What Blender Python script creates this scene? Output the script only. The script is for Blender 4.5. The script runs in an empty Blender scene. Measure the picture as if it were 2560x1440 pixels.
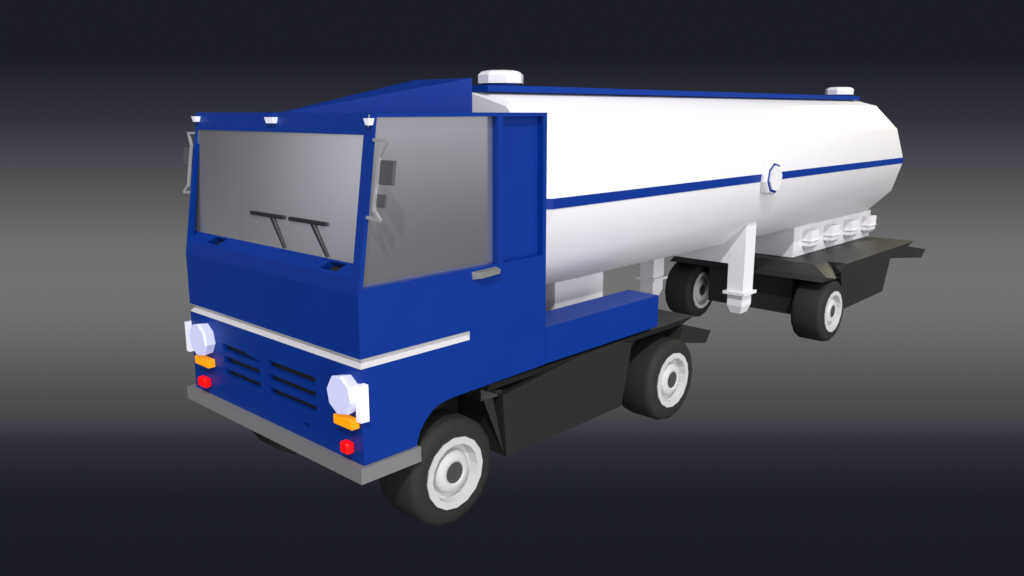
import bpy, bmesh, math
from mathutils import Vector
from mathutils.geometry import tessellate_polygon

# ------------------------------------------------------------------ camera, world, lights
SC = bpy.context.scene
COL = SC.collection
GZ = 0.31                    # height of the wheel bottoms' datum: everything is lifted so the tyres end at z = 0

cam_d = bpy.data.cameras.new('camera')
cam = bpy.data.objects.new('camera', cam_d); COL.objects.link(cam)
cam.location = (-3.23107, -4.48398, 2.94440 + GZ)
fwd = Vector((0.71277406, 0.66899732, -0.21070292))
cam.rotation_euler = fwd.to_track_quat('-Z', 'Y').to_euler()
cam_d.sensor_width = 36; cam_d.lens = 29.028
cam_d.clip_start = 0.05; cam_d.clip_end = 500
SC.camera = cam

world = bpy.data.worlds.new('World'); SC.world = world
world.use_nodes = True
nt = world.node_tree; nt.nodes.clear()
out = nt.nodes.new('ShaderNodeOutputWorld'); bg = nt.nodes.new('ShaderNodeBackground')
tc = nt.nodes.new('ShaderNodeTexCoord'); sx = nt.nodes.new('ShaderNodeSeparateXYZ')
mr = nt.nodes.new('ShaderNodeMapRange'); cr = nt.nodes.new('ShaderNodeValToRGB')
nt.links.new(tc.outputs['Generated'], sx.inputs[0]); nt.links.new(sx.outputs['Z'], mr.inputs['Value'])
mr.inputs['From Min'].default_value = -1; mr.inputs['From Max'].default_value = 1
nt.links.new(mr.outputs[0], cr.inputs[0]); nt.links.new(cr.outputs[0], bg.inputs[0]); nt.links.new(bg.outputs[0], out.inputs[0])
e = cr.color_ramp.elements
e[0].position = 0.0; e[0].color = (.075, .072, .085, 1)
e[1].position = 1.0; e[1].color = (.60, .60, .62, 1)
for p_, c_ in ((.44, (.04, .038, .052, 1)), (.49, (.48, .465, .56, 1)), (.53, (1.0, .98, 1.10, 1)), (.60, (.80, .78, .90, 1)), (.72, (.46, .45, .53, 1))):
    q = e.new(p_); q.color = c_
bg.inputs[1].default_value = 0.75

def sun(name, d, energy, color, angle):
    l = bpy.data.lights.new(name, 'SUN'); l.energy = energy; l.color = color; l.angle = math.radians(angle)
    o = bpy.data.objects.new(name, l); COL.objects.link(o)
    o.rotation_euler = Vector(d).to_track_quat('-Z', 'Y').to_euler()
    o.location = (-4, -6, 9)
sun('key_lamp', (1.05, 1.0, -1.45), 1.95, (1.0, .985, .96), 1.5)
sun('side_fill_lamp', (.24, 1.0, .03), 1.9, (1.0, .985, .96), 75)
# warm softbox high behind the tail, between the truck and the backdrop
al = bpy.data.lights.new('rear_softbox', 'AREA'); al.shape = 'DISK'; al.size = 2.6; al.energy = 420; al.color = (1.0, .93, .66)
ao = bpy.data.objects.new('rear_softbox', al); COL.objects.link(ao); ao.location = (20.0, .3, 7.4)
ao.rotation_euler = (Vector((10.0, .4, 1.0)) - ao.location).to_track_quat('-Z', 'Y').to_euler()

SC.render.engine = 'CYCLES'
SC.cycles.caustics_reflective = False
SC.view_settings.view_transform = 'Standard'
SC.view_settings.look = 'None'
SC.view_settings.exposure = 0
SC.view_settings.gamma = 1

# ------------------------------------------------------------------ materials
def mat(name, col, rough=.5, metal=0.0, spec=.5, var=.03, emit=None, estr=0.0, bump=0.0):
    m = bpy.data.materials.new(name); m.use_nodes = True
    t = m.node_tree; b = t.nodes['Principled BSDF']
    b.inputs['Roughness'].default_value = rough; b.inputs['Metallic'].default_value = metal
    b.inputs['Specular IOR Level'].default_value = spec
    no = t.nodes.new('ShaderNodeTexNoise'); no.inputs['Scale'].default_value = 3.0; no.inputs['Detail'].default_value = 3
    co = t.nodes.new('ShaderNodeTexCoord'); t.links.new(co.outputs['Object'], no.inputs['Vector'])
    rp = t.nodes.new('ShaderNodeValToRGB'); t.links.new(no.outputs['Fac'], rp.inputs[0])
    rp.color_ramp.elements[0].position = .3; rp.color_ramp.elements[1].position = .7
    rp.color_ramp.elements[0].color = tuple(c * (1 - var) for c in col) + (1,)
    rp.color_ramp.elements[1].color = tuple(min(1, c * (1 + var)) for c in col) + (1,)
    t.links.new(rp.outputs[0], b.inputs['Base Color'])
    if emit:
        b.inputs['Emission Color'].default_value = emit + (1,); b.inputs['Emission Strength'].default_value = estr
    return m
M_BLUE = mat('blue_paint', (.001, .033, .265), .46, spec=.20)
M_WHITE = mat('white_paint', (.83, .825, .85), .45, spec=.4, var=.01)
M_RIM = mat('light_grey_rim', (.60, .60, .605), .5, var=.01)
M_BLACK = mat('black_chassis_paint', (.018, .018, .017), .5, spec=.42, var=.05)
M_TYRE = mat('tyre_rubber', (.027, .027, .025), .62, spec=.18, var=.06)
M_HUB = mat('hub_cap_grey', (.052, .052, .052), .6, var=.03)
M_GLASS = mat('grey_opaque_glass', (.75, .75, .745), .22, metal=.90, var=.01)
M_BUMP = mat('bumper_grey', (.205, .205, .205), .55, var=.02)
M_DGREY = mat('mirror_housing_grey', (.085, .082, .09), .5, var=.03)
M_BRKT = mat('bracket_grey', (.36, .36, .37), .5, var=.02)
M_DARK = mat('dark_slot', (.016, .014, .020), .6, var=.03)
M_LAMPW = mat('lamp_white', (.8, .8, .85), .3, var=.0, emit=(.80, .82, 1.0), estr=.35)
M_HEAD = mat('headlamp_lens', (.62, .64, .9), .35, var=.0, emit=(.6, .64, 1.0), estr=.30)
M_TRIM = mat('grey_white_trim', (.64, .63, .65), .5, var=.01)
M_AMBER = mat('amber_lens', (.75, .24, .0), .4, var=.0, emit=(1.0, .36, .0), estr=.6)
M_RED = mat('red_lens', (.7, .0, .0), .4, var=.0, emit=(1.0, .0, .0), estr=.65)

# ------------------------------------------------------------------ helpers
ROOT = bpy.data.objects.new('tanker_truck', None); COL.objects.link(ROOT)
ROOT.location = (5.2, 1.25, 0)
ROOT['label'] = 'blue flat-nosed tanker truck with a long white tank striped in blue and black chassis'
ROOT['category'] = 'truck'
WPOS = {ROOT: Vector(ROOT.location)}

class MB:
    """collects vertices and faces; build() links them as one mesh object"""
    def __init__(s): s.v = []; s.f = []; s.m = []; s.sm = []
    def face(s, pts, mi=0, smooth=False):
        n = len(s.v); s.v += [tuple(p) for p in pts]; s.f.append(tuple(range(n, n + len(pts)))); s.m.append(mi); s.sm.append(smooth)
    def raw(s, verts, faces, mi=0, smooth=False):
        n = len(s.v); s.v += [tuple(p) for p in verts]
        for f in faces: s.f.append(tuple(i + n for i in f)); s.m.append(mi); s.sm.append(smooth)
    def hexa(s, p, mi=0):          # p: 4 bottom + 4 top points, same winding
        s.raw(p, [(3, 2, 1, 0), (4, 5, 6, 7), (0, 1, 5, 4), (1, 2, 6, 5), (2, 3, 7, 6), (3, 0, 4, 7)], mi)
    def box(s, x0, x1, y0, y1, z0, z1, mi=0):
        s.hexa([(x0, y0, z0), (x1, y0, z0), (x1, y1, z0), (x0, y1, z0), (x0, y0, z1), (x1, y0, z1), (x1, y1, z1), (x0, y1, z1)], mi)
    def loft(s, rings, mi=0, smooth=False, caps=True, closed=True):
        n = len(rings[0]); vs = [p for r in rings for p in r]; fs = []
        for k in range(len(rings) - 1):
            for i in range(n if closed else n - 1):
                j = (i + 1) % n; fs.append((k * n + i, k * n + j, (k + 1) * n + j, (k + 1) * n + i))
        s.raw(vs, fs, mi, smooth)
        if caps: s.face(list(reversed(rings[0])), mi); s.face(rings[-1], mi)
    def prism(s, poly, axis, a, b, mi=0):     # poly of 2D points extruded along axis between a and b
        def P(q, t):
            return {'x': (t, q[0], q[1]), 'y': (q[0], t, q[1]), 'z': (q[0], q[1], t)}[axis]
        s.loft([[P(q, a) for q in poly], [P(q, b) for q in poly]], mi)
    def sheet(s, outer, holes, fn, mi=0):     # flat polygon with holes, fn maps 2D to 3D
        loops = [[Vector((a, b, 0)) for a, b in l] for l in [outer] + holes]
        flat = [p for l in loops for p in l]
        tris = tessellate_polygon(loops)
        s.raw([fn(p.x, p.y) for p in flat], [t for t in tris], mi)
    def build(s, name, mats, parent, origin=None, recalc=True, bevel=0.0):
        me = bpy.data.meshes.new(name)
        if not isinstance(mats, (list, tuple)): mats = [mats]
        vs = [Vector(v) + Vector((0, 0, GZ)) for v in s.v]
        lo = [min(v[i] for v in vs) for i in range(3)]; hi = [max(v[i] for v in vs) for i in range(3)]
        org = Vector([(lo[i] + hi[i]) / 2 for i in range(3)]) if origin is None else Vector(origin) + Vector((0, 0, GZ))
        me.from_pydata([v - org for v in vs], [], s.f)
        for i, p in enumerate(me.polygons): p.material_index = s.m[i]; p.use_smooth = s.sm[i]
        for m in mats: me.materials.append(m)
        bm = bmesh.new(); bm.from_mesh(me)
        bmesh.ops.remove_doubles(bm, verts=bm.verts, dist=1e-5)
        if recalc: bmesh.ops.recalc_face_normals(bm, faces=bm.faces)
        bm.to_mesh(me); bm.free()
        o = bpy.data.objects.new(name, me); COL.objects.link(o)
        o.parent = parent; o.location = org - WPOS[parent]; WPOS[o] = org
        if bevel:
            b = o.modifiers.new('bevel', 'BEVEL'); b.width = bevel; b.segments = 1; b.limit_method = 'ANGLE'
        return o

def tag(o, label=None, group=None):
    if label: o['label'] = label
    if group: o['group'] = group
    return o

W = 2.5                                   # cab width: y runs from 0 (near side) to W
YM = W / 2
def lerp(a, b, t): return a + (b - a) * t

# ------------------------------------------------------------------ backdrop
FH = Vector((fwd.x, fwd.y, 0)).normalized(); RH = Vector((fwd.y, -fwd.x, 0)).normalized()
DB = 44.0
def backdrop():
    me = bpy.data.meshes.new('backdrop')
    c = Vector((cam.location.x, cam.location.y, 0)) + FH * DB
    vs = []; n = 24
    for z in (-75, 60):
        for i in range(n + 1):
            t = -1 + 2 * i / n
            # straight behind the truck, curving forward far out at both ends
            s_ = t * 85; back = 0 if abs(s_) < 40 else -((abs(s_) - 40) ** 2) / 90
            p = c + RH * s_ + FH * back; vs.append((p.x, p.y, z))
    fs = [(i, i + 1, n + 2 + i, n + 1 + i) for i in range(n)]
    me.from_pydata(vs, [], fs)
    o = bpy.data.objects.new('backdrop', me); COL.objects.link(o); o['kind'] = 'structure'
    m = bpy.data.materials.new('graded_light_backdrop'); m.use_nodes = True
    t = m.node_tree; t.nodes.clear()
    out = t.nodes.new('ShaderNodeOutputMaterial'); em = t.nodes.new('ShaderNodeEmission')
    g = t.nodes.new('ShaderNodeNewGeometry'); sp = t.nodes.new('ShaderNodeSeparateXYZ'); mr = t.nodes.new('ShaderNodeMapRange')
    rp = t.nodes.new('ShaderNodeValToRGB')
    t.links.new(g.outputs['Position'], sp.inputs[0]); t.links.new(sp.outputs['Z'], mr.inputs['Value'])
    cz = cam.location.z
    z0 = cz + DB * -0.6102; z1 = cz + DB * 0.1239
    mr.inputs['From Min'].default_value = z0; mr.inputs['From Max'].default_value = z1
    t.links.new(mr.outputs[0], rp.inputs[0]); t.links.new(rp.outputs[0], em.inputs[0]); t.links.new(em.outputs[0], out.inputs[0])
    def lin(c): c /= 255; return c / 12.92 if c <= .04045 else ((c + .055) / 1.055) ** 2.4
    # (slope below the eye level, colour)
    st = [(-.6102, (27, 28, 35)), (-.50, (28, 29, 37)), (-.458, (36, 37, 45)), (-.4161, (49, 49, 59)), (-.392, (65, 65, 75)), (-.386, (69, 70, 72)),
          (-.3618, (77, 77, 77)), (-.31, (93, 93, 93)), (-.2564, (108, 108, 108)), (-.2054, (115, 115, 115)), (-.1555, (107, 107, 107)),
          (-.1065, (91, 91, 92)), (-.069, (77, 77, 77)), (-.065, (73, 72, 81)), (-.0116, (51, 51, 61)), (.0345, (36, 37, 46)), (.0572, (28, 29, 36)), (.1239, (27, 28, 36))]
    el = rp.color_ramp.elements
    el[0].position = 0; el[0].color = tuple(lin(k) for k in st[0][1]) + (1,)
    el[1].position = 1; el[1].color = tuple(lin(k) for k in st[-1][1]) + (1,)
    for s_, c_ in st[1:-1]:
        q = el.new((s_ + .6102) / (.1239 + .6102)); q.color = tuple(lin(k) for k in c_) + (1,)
    me.materials.append(m)
backdrop()

# ------------------------------------------------------------------ cab body
ZB, ZT, XR = .48, 2.924, 1.965
def xf(z):                                 # front profile: x of the cab face at height z
    pts = [(.48, .0188), (1.719, .0243), (1.825, .0413), (2.924, .2228)]
    for (a, xa), (b, xb) in zip(pts, pts[1:]):
        if z <= b: return lerp(xa, xb, (z - a) / (b - a))
    return pts[-1][1]
def xg(z): return lerp(.120, .214, (z - 1.905) / (2.781 - 1.905))     # windscreen plane
ARCH = [(.50, ZB), (.539, .587), (.600, .665), (.675, .727), (.748, .758), (.886, .772)]
cab = MB()
win = [(.236, 2.898), (1.386, 2.898), (1.378, 1.755), (.068, 1.755)]
pan = [(1.446, 2.895), (1.918, 2.895), (1.924, 1.754), (1.444, 1.754)]
DEP = .055
outer = [(xf(ZB), ZB)] + ARCH + [(XR, .79), (XR, ZT), (xf(ZT), ZT), (xf(1.825), 1.825), (xf(1.719), 1.719),
         (xf(1.266), 1.266), (1.065, 1.266), (1.065, 1.195), (xf(1.195), 1.195)]
for side in (0, 1):
    yy = (lambda d: d) if side == 0 else (lambda d: W - d)
    cab.sheet(outer, [win, pan], lambda a, b: (a, yy(0), b))
    for hole in (win, pan):
        for i in range(4):
            a, b = hole[i], hole[(i + 1) % 4]
            dd = DEP if hole is pan else DEP + .005
            cab.face([(a[0], yy(0), a[1]), (b[0], yy(0), b[1]), (b[0], yy(dd), b[1]), (a[0], yy(dd), a[1])])
    cab.sheet(pan, [], lambda a, b: (a, yy(DEP), b))
    # wheel-arch return behind the side sheet
    for a, b in zip(ARCH, ARCH[1:] + [(XR, .79)]):
        cab.face([(a[0], yy(0), a[1]), (b[0], yy(0), b[1]), (b[0], yy(.05), b[1]), (a[0], yy(.05), a[1])])
# front: lower panel with grille slots
def rect(y0, y1, z0, z1): return [(y0, z0), (y1, z0), (y1, z1), (y0, z1)]
slots = [rect(.563, 1.235, zb, zt) for zb, zt in ((.946, 1.011), (.838, .898), (.728, .787))]
slots += [rect(1.358, 1.945, zb, zt) for zb, zt in ((.838, .898), (.728, .787))]
slots.append([(1.352, .958), (1.352, .964), (1.62, 1.000), (1.945, 1.006), (1.945, .946), (1.60, .944)])
keyhole = [(.745, .585), (.66, .583), (.655, .592), (.69, .616), (.725, .616), (.752, .598)]
cab.sheet([(0, ZB), (W, ZB), (W, 1.195), (0, 1.195)], slots + [keyhole], lambda y, z: (xf(z), y, z))
for s_ in slots + [keyhole]:
    for i in range(len(s_)):
        a, b = s_[i], s_[(i + 1) % len(s_)]
        cab.face([(xf(a[1]), a[0], a[1]), (xf(b[1]), b[0], b[1]), (.078, b[0], b[1]), (.078, a[0], a[1])])
cab.face([(xf(1.266), 0, 1.266), (xf(1.266), W, 1.266), (xf(1.719), W, 1.719), (xf(1.719), 0, 1.719)])
cab.face([(xf(1.719), 0, 1.719), (xf(1.719), W, 1.719), (xf(1.825), W, 1.825), (xf(1.825), 0, 1.825)])
# sill under the windscreen with two notches
sl = lambda y, z: (lerp(.0413, .120, (z - 1.825) / .08), y, z)
notch = [[(.49, 1.842), (.28, 1.842), (.235, 1.893), (.43, 1.893)], [(2.17, 1.842), (1.98, 1.842), (1.90, 1.893), (2.10, 1.893)]]
cab.sheet([(.08, 1.825), (2.488, 1.825), (2.488, 1.905), (.08, 1.905)], notch, sl)
for s_ in notch:
    for i in range(4):
        a, b = sl(*s_[i]), sl(*s_[(i + 1) % 4])
        cab.face([a, b, (b[0] + .045, b[1], b[2] - .045), (a[0] + .045, a[1], a[2] - .045)])
# pillars and header
opn = [(.082, 1.825), (.104, 2.781), (2.488, 2.781), (2.488, 1.825)]
cab.sheet([(0, 1.825), (0, ZT), (W, ZT), (W, 1.825), (2.488, 1.825), (2.488, 2.781), (.104, 2.781), (.082, 1.825)], [], lambda y, z: (xf(z), y, z))
for (ya, za), (yb, zb) in zip(opn, opn[1:]):
    cab.face([(xf(za), ya, za), (xf(zb), yb, zb), (xg(zb) + .02, yb, zb), (xg(max(za, 1.825)) + .02, ya, za)])
# roof, back, floor
cab.face([(xf(ZT), 0, ZT), (xf(ZT), W, ZT), (XR, W, ZT), (XR, 0, ZT)])
cab.face([(XR, 0, .79), (XR, W, .79), (XR, W, ZT), (XR, 0, ZT)])
cab_o = cab.build('cab_body', M_BLUE, ROOT, recalc=False)

for s_ in slots:
    t = MB(); t.face([(.070, p[0], p[1]) for p in s_]); t.build('grille_slot', M_DARK, cab_o, recalc=False)
t = MB(); t.face([(.070, p[0], p[1]) for p in keyhole]); t.build('keyhole', M_DARK, cab_o, recalc=False)
for s_ in notch:
    t = MB(); t.face([(sl(*p)[0] + .040, sl(*p)[1], sl(*p)[2] - .040) for p in s_]); t.build('washer_recess', M_DARK, cab_o, recalc=False)

t = MB()
t.hexa([(xg(1.90), .06, 1.90), (xg(1.90) + .015, .06, 1.90), (xg(1.90) + .015, 2.492, 1.90), (xg(1.90), 2.492, 1.90),
        (xg(2.80), .06, 2.80), (xg(2.80) + .015, .06, 2.80), (xg(2.80) + .015, 2.49, 2.80), (xg(2.80), 2.49, 2.80)])
t.build('windscreen', M_GLASS, cab_o)
for yy, xa, xb in (((DEP, DEP + .012), .045, .22), ((W - DEP - .004, W - .040), .125, .240)):
    t = MB(); t.prism([(xb, 2.915), (1.40, 2.915), (1.40, 1.74), (xa, 1.74)], 'y', *yy); t.build('side_window', M_GLASS, cab_o)

# wipers: blade and arm lie just off the windscreen
def wiper(y0, y1, ya, yb):
    t = MB()
    t.hexa([(.122, y0, 2.131), (.138, y0, 2.131), (.138, y1, 2.131), (.122, y1, 2.131),
            (.124, y0, 2.160), (.140, y0, 2.160), (.140, y1, 2.160), (.124, y1, 2.160)])
    t.hexa([(.106, yb - .008, 1.915), (.114, yb - .008, 1.915), (.114, yb + .012, 1.915), (.106, yb + .012, 1.915),
            (.122, ya - .012, 2.133), (.132, ya - .012, 2.133), (.132, ya + .012, 2.133), (.122, ya + .012, 2.133)])
    t.build('wiper', M_DARK, cab_o)
wiper(1.060, 1.530, 1.225, 1.030)
wiper(.502, .972, .672, .470)

# white V-groove trim
t = MB()
for za, zb in ((1.266, 1.236), (1.236, 1.195)):
    pa = lambda z: 0 if abs(z - 1.236) > .01 else .034
    A = [(1.065, W - pa(za)), (xf(za) + pa(za), W - pa(za)), (xf(za) + pa(za), pa(za)), (1.065, pa(za))]
    B = [(1.065, W - pa(zb)), (xf(zb) + pa(zb), W - pa(zb)), (xf(zb) + pa(zb), pa(zb)), (1.065, pa(zb))]
    for i in range(3): t.face([(A[i][0], A[i][1], za), (A[i + 1][0], A[i + 1][1], za), (B[i + 1][0], B[i + 1][1], zb), (B[i][0], B[i][1], zb)])
for s_ in (0, 1):
    yy = lambda d: d if s_ == 0 else W - d
    t.face([(1.065, yy(0), 1.266), (1.065, yy(.034), 1.236), (1.065, yy(0), 1.195)])
t.build('trim_strip', M_TRIM, cab_o, recalc=False)

# door handles
for s_ in (1, -1):
    y = lambda d: (d if s_ > 0 else W - d)
    t = MB()
    t.hexa([(1.105, y(.0), 1.668), (1.355, y(.0), 1.690), (1.352, y(-.055), 1.688), (1.150, y(-.055), 1.676),
            (1.095, y(.0), 1.728), (1.360, y(.0), 1.735), (1.358, y(-.055), 1.722), (1.150, y(-.055), 1.722)])
    t.build('door_handle', M_BUMP, cab_o)

# roof fairing: a wedge that starts at a point over the windscreen
t = MB()
f0, f1 = (.30, 1.225, ZT), (.30, 1.300, ZT)
b0, b1, c0, c1 = (XR, .873, ZT), (XR, 1.655, ZT), (XR, .873, 3.219), (XR, 1.655, 3.219)
t.face([f0, b0, c0]); t.face([f1, c1, b1]); t.face([f0, c0, c1, f1]); t.face([b0, b1, c1, c0]); t.face([f0, f1, b1, b0])
t.build('roof_fairing', M_BLUE, ROOT)

# bumper: U-shaped bar
t = MB()
x0, x1, y0, y1, za, zb, th = -.03, .52, -.032, 2.585, .367, .485, .11
t.prism([(x0, y0), (x1, y0), (x1, y0 + th), (x0 + th, y0 + th), (x0 + th, y1 - th), (x1, y1 - th), (x1, y1), (x0, y1)], 'z', za, zb)
t.build('bumper', M_BUMP, ROOT)

# lamps on the face
def octa(cy, cz, ry, rz, rot=22.5, n=8):
    return [(cy + ry * math.cos(math.radians(rot + i * 360 / n)), cz + rz * math.sin(math.radians(rot + i * 360 / n))) for i in range(n)]
for cy in (.132, 2.205):
    t = MB(); p = octa(cy, 1.001, .150, .150, rot=10)
    q = octa(cy, 1.001, .138, .138, rot=10)
    t.loft([[(.018, a, b) for a, b in q], [(-.062, a, b) for a, b in p], [(-.080, a, b) for a, b in q]])
    t.build('headlight', M_HEAD, ROOT)
for y0, y1 in ((.03, .250), (2.10, 2.340)):
    t = MB(); t.box(-.05, .018, y0, y1, .760, .830); t.build('indicator_lamp', M_AMBER, ROOT, bevel=.004)
for y0, y1 in ((.098, .192), (2.195, 2.325)):
    t = MB(); t.box(-.05, .018, y0, y1, .555, .640); t.build('red_lamp', M_RED, ROOT, bevel=.012)
for s_ in (1, -1):
    y = lambda d: (d if s_ > 0 else W - d)
    t = MB()
    t.prism([(-.022, y(.012)), (-.022, y(-.042)), (.045, y(-.050)), (.045, y(.0)), (.018, y(.0)), (.018, y(.012))], 'z', .826, 1.094)
    t.build('corner_lamp', M_LAMPW, ROOT)
for y0, y1 in ((.004, .060), (1.190, 1.305), (2.420, 2.490)):
    t = MB()
    t.hexa([(.178, y0 + .008, 2.846), (.226, y0 + .008, 2.846), (.226, y1 - .008, 2.846), (.178, y1 - .008, 2.846),
            (.168, y0, 2.891), (.230, y0, 2.891), (.230, y1, 2.891), (.168, y1, 2.891)])
    t.build('marker_lamp', M_LAMPW, ROOT)

# wing mirrors: bent bracket with two housings
def tube_path(mb, pts, w=.010, h=.010):
    for a, b in zip(pts, pts[1:]):
        a, b = Vector(a), Vector(b); d = (b - a).normalized(); a = a - d * .008; b = b + d * .008
        u = Vector((1, 0, 0)) if abs(d.x) < .8 else Vector((0, 0, 1)); u = (u - d * u.dot(d)).normalized(); v = d.cross(u)
        R_ = [u * w + v * h, -u * w + v * h, -u * w - v * h, u * w - v * h]
        mb.loft([[a + r for r in R_], [b + r for r in R_]])
for s_ in (1, -1):
    y = lambda d: (d if s_ > 0 else W - d)
    t = MB()
    tube_path(t, [(.205, y(.0), 2.750), (.205, y(-.140), 2.745), (.190, y(-.072), 2.640), (.130, y(-.068), 2.295), (.125, y(-.140), 2.235), (.125, y(.0), 2.240)])
    m_ = t.build('wing_mirror', M_BRKT, ROOT)
    t = MB()
    t.hexa([(.168, y(-.078), 2.462), (.192, y(-.078), 2.462), (.192, y(-.222), 2.462), (.168, y(-.222), 2.462),
            (.192, y(-.078), 2.622), (.216, y(-.078), 2.622), (.216, y(-.222), 2.622), (.192, y(-.222), 2.622)])
    t.build('mirror_housing', M_DGREY, m_, bevel=.004)
    t = MB()
    t.hexa([(.140, y(-.080), 2.312), (.152, y(-.080), 2.312), (.152, y(-.172), 2.312), (.140, y(-.172), 2.312),
            (.154, y(-.080), 2.400), (.168, y(-.080), 2.400), (.168, y(-.172), 2.400), (.154, y(-.172), 2.400)])
    t.build('mirror_housing', M_DGREY, m_, bevel=.003)

# blue side lockers behind the cab
for y0, y1 in ((.0, .373), (W - .373, W)):
    t = MB(); t.box(XR + .006, 3.708, y0, y1, .794, 1.119); t.build('side_locker', M_BLUE, ROOT)

# ------------------------------------------------------------------ chassis
def chassis_front():
    t = MB()
    t.hexa([(1.30, .05, .70), (4.26, .05, .70), (4.26, 2.45, .70), (1.30, 2.45, .70),
            (1.30, .02, .764), (4.449, .02, .764), (4.449, 2.48, .764), (1.30, 2.48, .764)])      # deck with undercut rear edge
    t.box(1.5, 3.9, .55, 1.95, .075, .70); t.box(.6, 1.5, .62, 1.88, .30, .70)                                                          # centre block
    t.box(.12, 1.30, .55, 1.95, .55, .775)
    for s_ in (0, 1):
        y = lambda d: d if s_ == 0 else W - d
        # skirt panel between the wheels
        P = [(1.456, .631), (2.377, .741), (3.05, .760), (3.296, .702), (3.145, .085), (1.498, .075)]
        t.loft([[(a, y(.02), b) for a, b in P], [(a + .02, y(.55), b) for a, b in P]])
        # fender lip and brackets over the front wheel
        t.face([(1.30, y(.10), .72), (1.455, y(.02), .634), (1.44, y(.10), .618)])
        t.hexa([(1.30, y(.12), .60), (1.43, y(.055), .625), (1.50, y(.07), .60), (1.30, y(.30), .60),
                (1.30, y(.12), .70), (1.43, y(.055), .640), (1.50, y(.07), .66), (1.30, y(.30), .70)])
        t.face([(1.31, y(.10), .61), (1.415, y(.10), .623), (1.50, y(.05), .085)])
        t.face([(.66, y(.05), .70), (.86, y(.05), .765), (.95, y(.20), .62), (.72, y(.22), .60)])
        t.face([(.58, y(.05), .60), (.66, y(.05), .70), (.72, y(.22), .60), (.60, y(.2), .52)])
        t.face([(.86, y(.03), .775), (1.32, y(.03), .775), (1.32, y(.30), .735), (.90, y(.30), .735)])
        # rear mud guard running down behind the wheel
        T = [(4.252, .702), (4.837, .525), (4.736, .397), (4.15, .52)]
        t.loft([[(a, y(.025), b) for a, b in T], [(a, y(.40), b) for a, b in T]])
    t.prism([(3.7, .70), (4.252, .70), (4.16, .50), (3.7, .45)], 'y', .35, 2.15)
    return t.build('chassis', M_BLACK, ROOT, recalc=True)
tag(chassis_front(), 'black chassis under the blue cab')

def chassis_rear():
    t = MB()
    Z = .772
    for s_ in (0, 1):
        y = lambda d: d if s_ == 0 else W - d
        A, B, C_ = (8.29, y(.356), Z), (7.94, y(.02), .672), (7.83, y(.02), .615)
        D, E_ = (8.72, y(.300), Z), (8.635, y(.02), .776)
        G, H, J = (8.30, y(.02), .600), (8.44, y(.02), .680), (8.62, y(.02), .095)
        t.face([A, B, G, D]); t.face([D, G, (8.46, y(.10), .60)]); t.face([D, H, E_]); t.face([D, (8.46, y(.10), .60), H]); t.face([E_, H, J])
        t.face([H, (8.50, y(.12), .55), J]); t.face([B, C_, G])
        t.face([C_, G, (8.30, y(.46), .60), (7.83, y(.46), .615)])
        # skirt and tail side, flush with the deck edge
        P = [(8.635, Z), (11.53, Z + .004), (11.212, .724), (10.437, .624), (10.215, .115), (8.62, .095)]
        t.loft([[(a, y(.02), b) for a, b in P], [(a, y(.45), b) for a, b in P]])
        T = [(11.212, .724), (12.206, .552), (12.034, .424), (10.437, .618)]
        t.loft([[(a, y(.03), b) for a, b in T], [(a, y(.42), b) for a, b in T]])
    # hood: slanted front face and deck
    t.face([(7.94, .02, .672), (8.29, .356, Z), (8.29, W - .356, Z), (7.94, W - .02, .672)])
    t.face([(7.94, .02, .672), (7.94, W - .02, .672), (7.83, W - .02, .615), (7.83, .02, .615)])
    t.face([(7.83, .02, .612), (7.83, W - .02, .612), (8.63, W - .02, .60), (8.63, .02, .60)])
    t.face([(8.29, .356, Z), (8.72, .300, Z), (8.635, .021, Z), (11.52, .021, Z), (11.52, W - .021, Z), (8.635, W - .021, Z), (8.72, W - .300, Z), (8.29, W - .356, Z)])
    t.box(8.70, 11.15, .46, W - .46, .66, .765)
    # centre block between the wheels
    t.box(8.08, 10.2, .56, 1.915, .030, .60)
    return t.build('chassis', M_BLACK, ROOT)
tag(chassis_rear(), 'black chassis under the rear end of the tank')

# ------------------------------------------------------------------ wheels
def ring(r, y, n=16, rot=1.5):
    return [(r * math.cos(math.radians(rot + i * 360 / n)), y, r * math.sin(math.radians(rot + i * 360 / n))) for i in range(n)]
def wheel_meshes():
    out = {}
    prof = [(.292, .0), (.36, -.004), (.405, .006), (.437, .03), (.450, .065), (.450, .385), (.437, .42), (.405, .444), (.36, .454), (.292, .45)]
    t = MB(); t.loft([ring(r, y) for r, y in prof], smooth=True, caps=False)
    out['tyre'] = (t, M_TYRE)
    t = MB()
    pr = [(.297, .004, 0), (.297, -.010, 0), (.240, -.010, 0), (.226, .075, 1), (.184, .085, 0), (.176, .030, 1), (.150, .006, 1), (.105, -.004, 1), (.088, .004, 1)]
    full = pr + [(r, .45 - y, f) for r, y, f in reversed(pr)] + [(.297, .004, 0)]
    for (ra, ya, fa), (rb, yb, fb) in zip(full, full[1:]):
        t.loft([ring(ra, ya), ring(rb, yb)], smooth=bool(fa and fb), caps=False)
    out['rim'] = (t, M_RIM)
    t = MB(); t.loft([ring(.089, .006), ring(.089, .444)]); out['hub'] = (t, M_HUB)
    return out
wm = {}
for k, (t, m) in wheel_meshes().items():
    me = bpy.data.meshes.new(k); me.from_pydata(t.v, [], t.f)
    for i, p in enumerate(me.polygons): p.use_smooth = t.sm[i]
    me.materials.append(m)
    bm = bmesh.new(); bm.from_mesh(me); bmesh.ops.remove_doubles(bm, verts=bm.verts, dist=1e-5); bmesh.ops.recalc_face_normals(bm, faces=bm.faces); bm.to_mesh(me); bm.free()
    wm[k] = me
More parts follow.
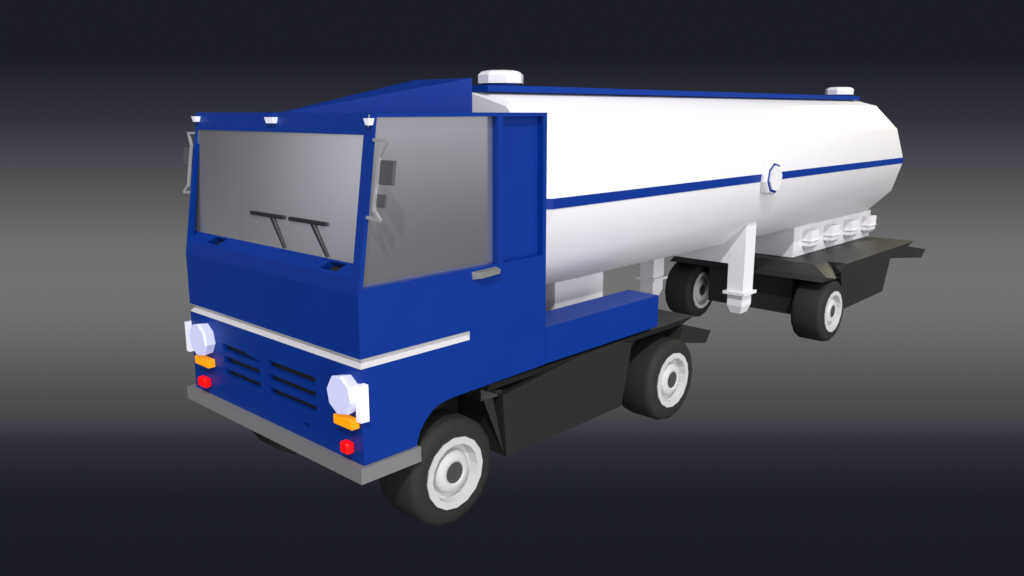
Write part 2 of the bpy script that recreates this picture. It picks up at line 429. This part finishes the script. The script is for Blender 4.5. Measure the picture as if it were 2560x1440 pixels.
def wheel(x, y, z, rot):
    w_ = bpy.data.objects.new('wheel', None); COL.objects.link(w_); w_.parent = ROOT
    w_.location = Vector((x, y, z + GZ)) - WPOS[ROOT]; w_.rotation_euler = (0, math.radians(rot), 0)
    for k in ('tyre', 'rim', 'hub'):
        o = bpy.data.objects.new(k, wm[k]); COL.objects.link(o); o.parent = w_
for x in (.890, 4.040, 8.225):
    wheel(x, .0, .140, 0)
    wheel(x, W - .40 if x > 8 else W - .45, .140, 0)

# ------------------------------------------------------------------ tank
TZ = 2.133; X0, X1, RT = 2.325, 11.22, 1.014
half = [(0, RT), (RT * .5, RT * .866), (RT * .866, RT * .5), (RT, .047), (RT, -.047), (RT * .866, -RT * .5), (RT * .5, -RT * .866), (0, -RT)]
sec = [(-a, b) for a, b in half] + [(a, b) for a, b in reversed(half[1:-1])]      # near side (negative) top to bottom, then up the far side
def tring(x, s_=1.0, dz=1.0): return [(x, YM + a * s_, TZ + b * s_ * dz) for a, b in sec]
t = MB()
t.loft([tring(X0), tring(X1)], smooth=True, caps=False)
t.loft([tring(X0 - .045, .962), tring(X0)], smooth=False, caps=False)
t.loft([tring(X1), tring(X1 + .04, .965)], smooth=False, caps=False)
t.face(tring(X0 - .045, .962)); t.face(tring(X1 + .04, .965))
tank = t.build('tank', M_WHITE, ROOT)
# blue stripe on both flanks, wrapped over the front bevel
t = MB()
ZS = .047; xb = X0 - .045
t.loft([[(x, YM - s_ * d, TZ + z) for x, s_, d in
         ((X1 + .004, 1, RT + .004), (X0, 1, RT + .004), (xb - .003, 1, RT * .962 + .004), (xb - .003, -1, RT * .962 + .004), (X0, -1, RT + .004), (X1 + .004, -1, RT + .004),
          (X1 + .004, -1, RT - .02), (X0, -1, RT - .02), (xb + .004, -1, RT * .962 - .02), (xb + .004, 1, RT * .962 - .02), (X0, 1, RT - .02), (X1 + .004, 1, RT - .02))]
        for z in (-ZS, ZS)])
t.build('side_stripe', M_BLUE, tank)
# walkway rail along the crest
t = MB(); t.box(2.285, 11.15, .998, W - .998, 3.110, 3.170); rail = t.build('top_walkway', M_BLUE, ROOT)
# hatches
def hatch(cx, r):
    t = MB(); n = 8
    def rg(rr, z): return [(cx + rr * math.cos(math.radians(12 + i * 45)), YM + rr * math.sin(math.radians(12 + i * 45)), z) for i in range(n)]
    t.loft([rg(r * .80, 3.168), rg(r * .80, 3.198)], mi=1)
    t.loft([rg(r, 3.196), rg(r, 3.275), rg(r * .86, 3.305), rg(r * .62, 3.318)], mi=0)
    t.build('hatch_lid', [M_WHITE, M_BLUE], ROOT)
hatch(2.72, .225); hatch(10.90, .225)
# side inspection port on the tank
t = MB()
PX, PZ = 6.44, 2.124
P = lambda r, y: [(a, y, b) for a, b in octa(PX, PZ, r, r, rot=10)]
t.loft([P(.215, .26), P(.215, .200), P(.200, .165), P(.188, .160)], mi=0)
t.loft([P(.188, .162), P(.188, .152)], mi=1)
t.loft([P(.160, .156), P(.160, .132)], mi=0)
t.build('inspection_port', [M_WHITE, M_BLUE], tank)

# landing legs with collar and tapered foot, joined by a cross plate
def post(t, x0, x1, y0, y1, ztop, zc, zbot, col, taper):
    t.box(x0, x1, y0, y1, zc, ztop)
    t.box(x0 - col, x1 + col, y0 - col, y1 + col, zc - col * .9, zc)
    k = taper
    t.box(x0 + k * .2, x1 - k * .2, y0 + k * .2, y1 - k * .2, zbot + (zc - zbot) * .35, zc - col * .9)
    xa, xb, ya, yb = x0 + k * .2, x1 - k * .2, y0 + k * .2, y1 - k * .2; z1 = zbot + (zc - zbot) * .35
    t.hexa([(xa + k, ya + k, zbot), (xb - k, ya + k, zbot), (xb - k, yb - k, zbot), (xa + k, yb - k, zbot),
            (xa, ya, z1), (xb, ya, z1), (xb, yb, z1), (xa, yb, z1)])
LX = 6.372
for y0, y1 in ((.455, .680), (W - .680, W - .455)):
    t = MB(); post(t, LX, LX + .262, y0, y1, 1.530, .640, .350, .040, .036)
    t.build('landing_leg', M_WHITE, ROOT)
t = MB(); t.box(LX + .003, LX + .10, .675, W - .675, 1.000, 1.60); t.build('leg_cross_plate', M_WHITE, ROOT)

# valve cabinet between the tank's rear and the rear deck, with four outlets
t = MB(); t.box(8.53, 11.56, .795, W - .795, .782, 1.236); cabn = t.build('valve_cabinet', M_WHITE, ROOT)
for i in range(4):
    x = 8.83 + .782 * i
    t = MB(); post(t, x, x + .30, .660, .80, 1.160, 1.015, .880, .013, .035)
    t.build('outlet_valve', M_WHITE, cabn)
# pedestal that carries the tank's front on the tractor's deck
t = MB(); t.box(3.03, 3.835, .795, W - .795, .766, 1.236); t.build('tank_pedestal', M_WHITE, ROOT)
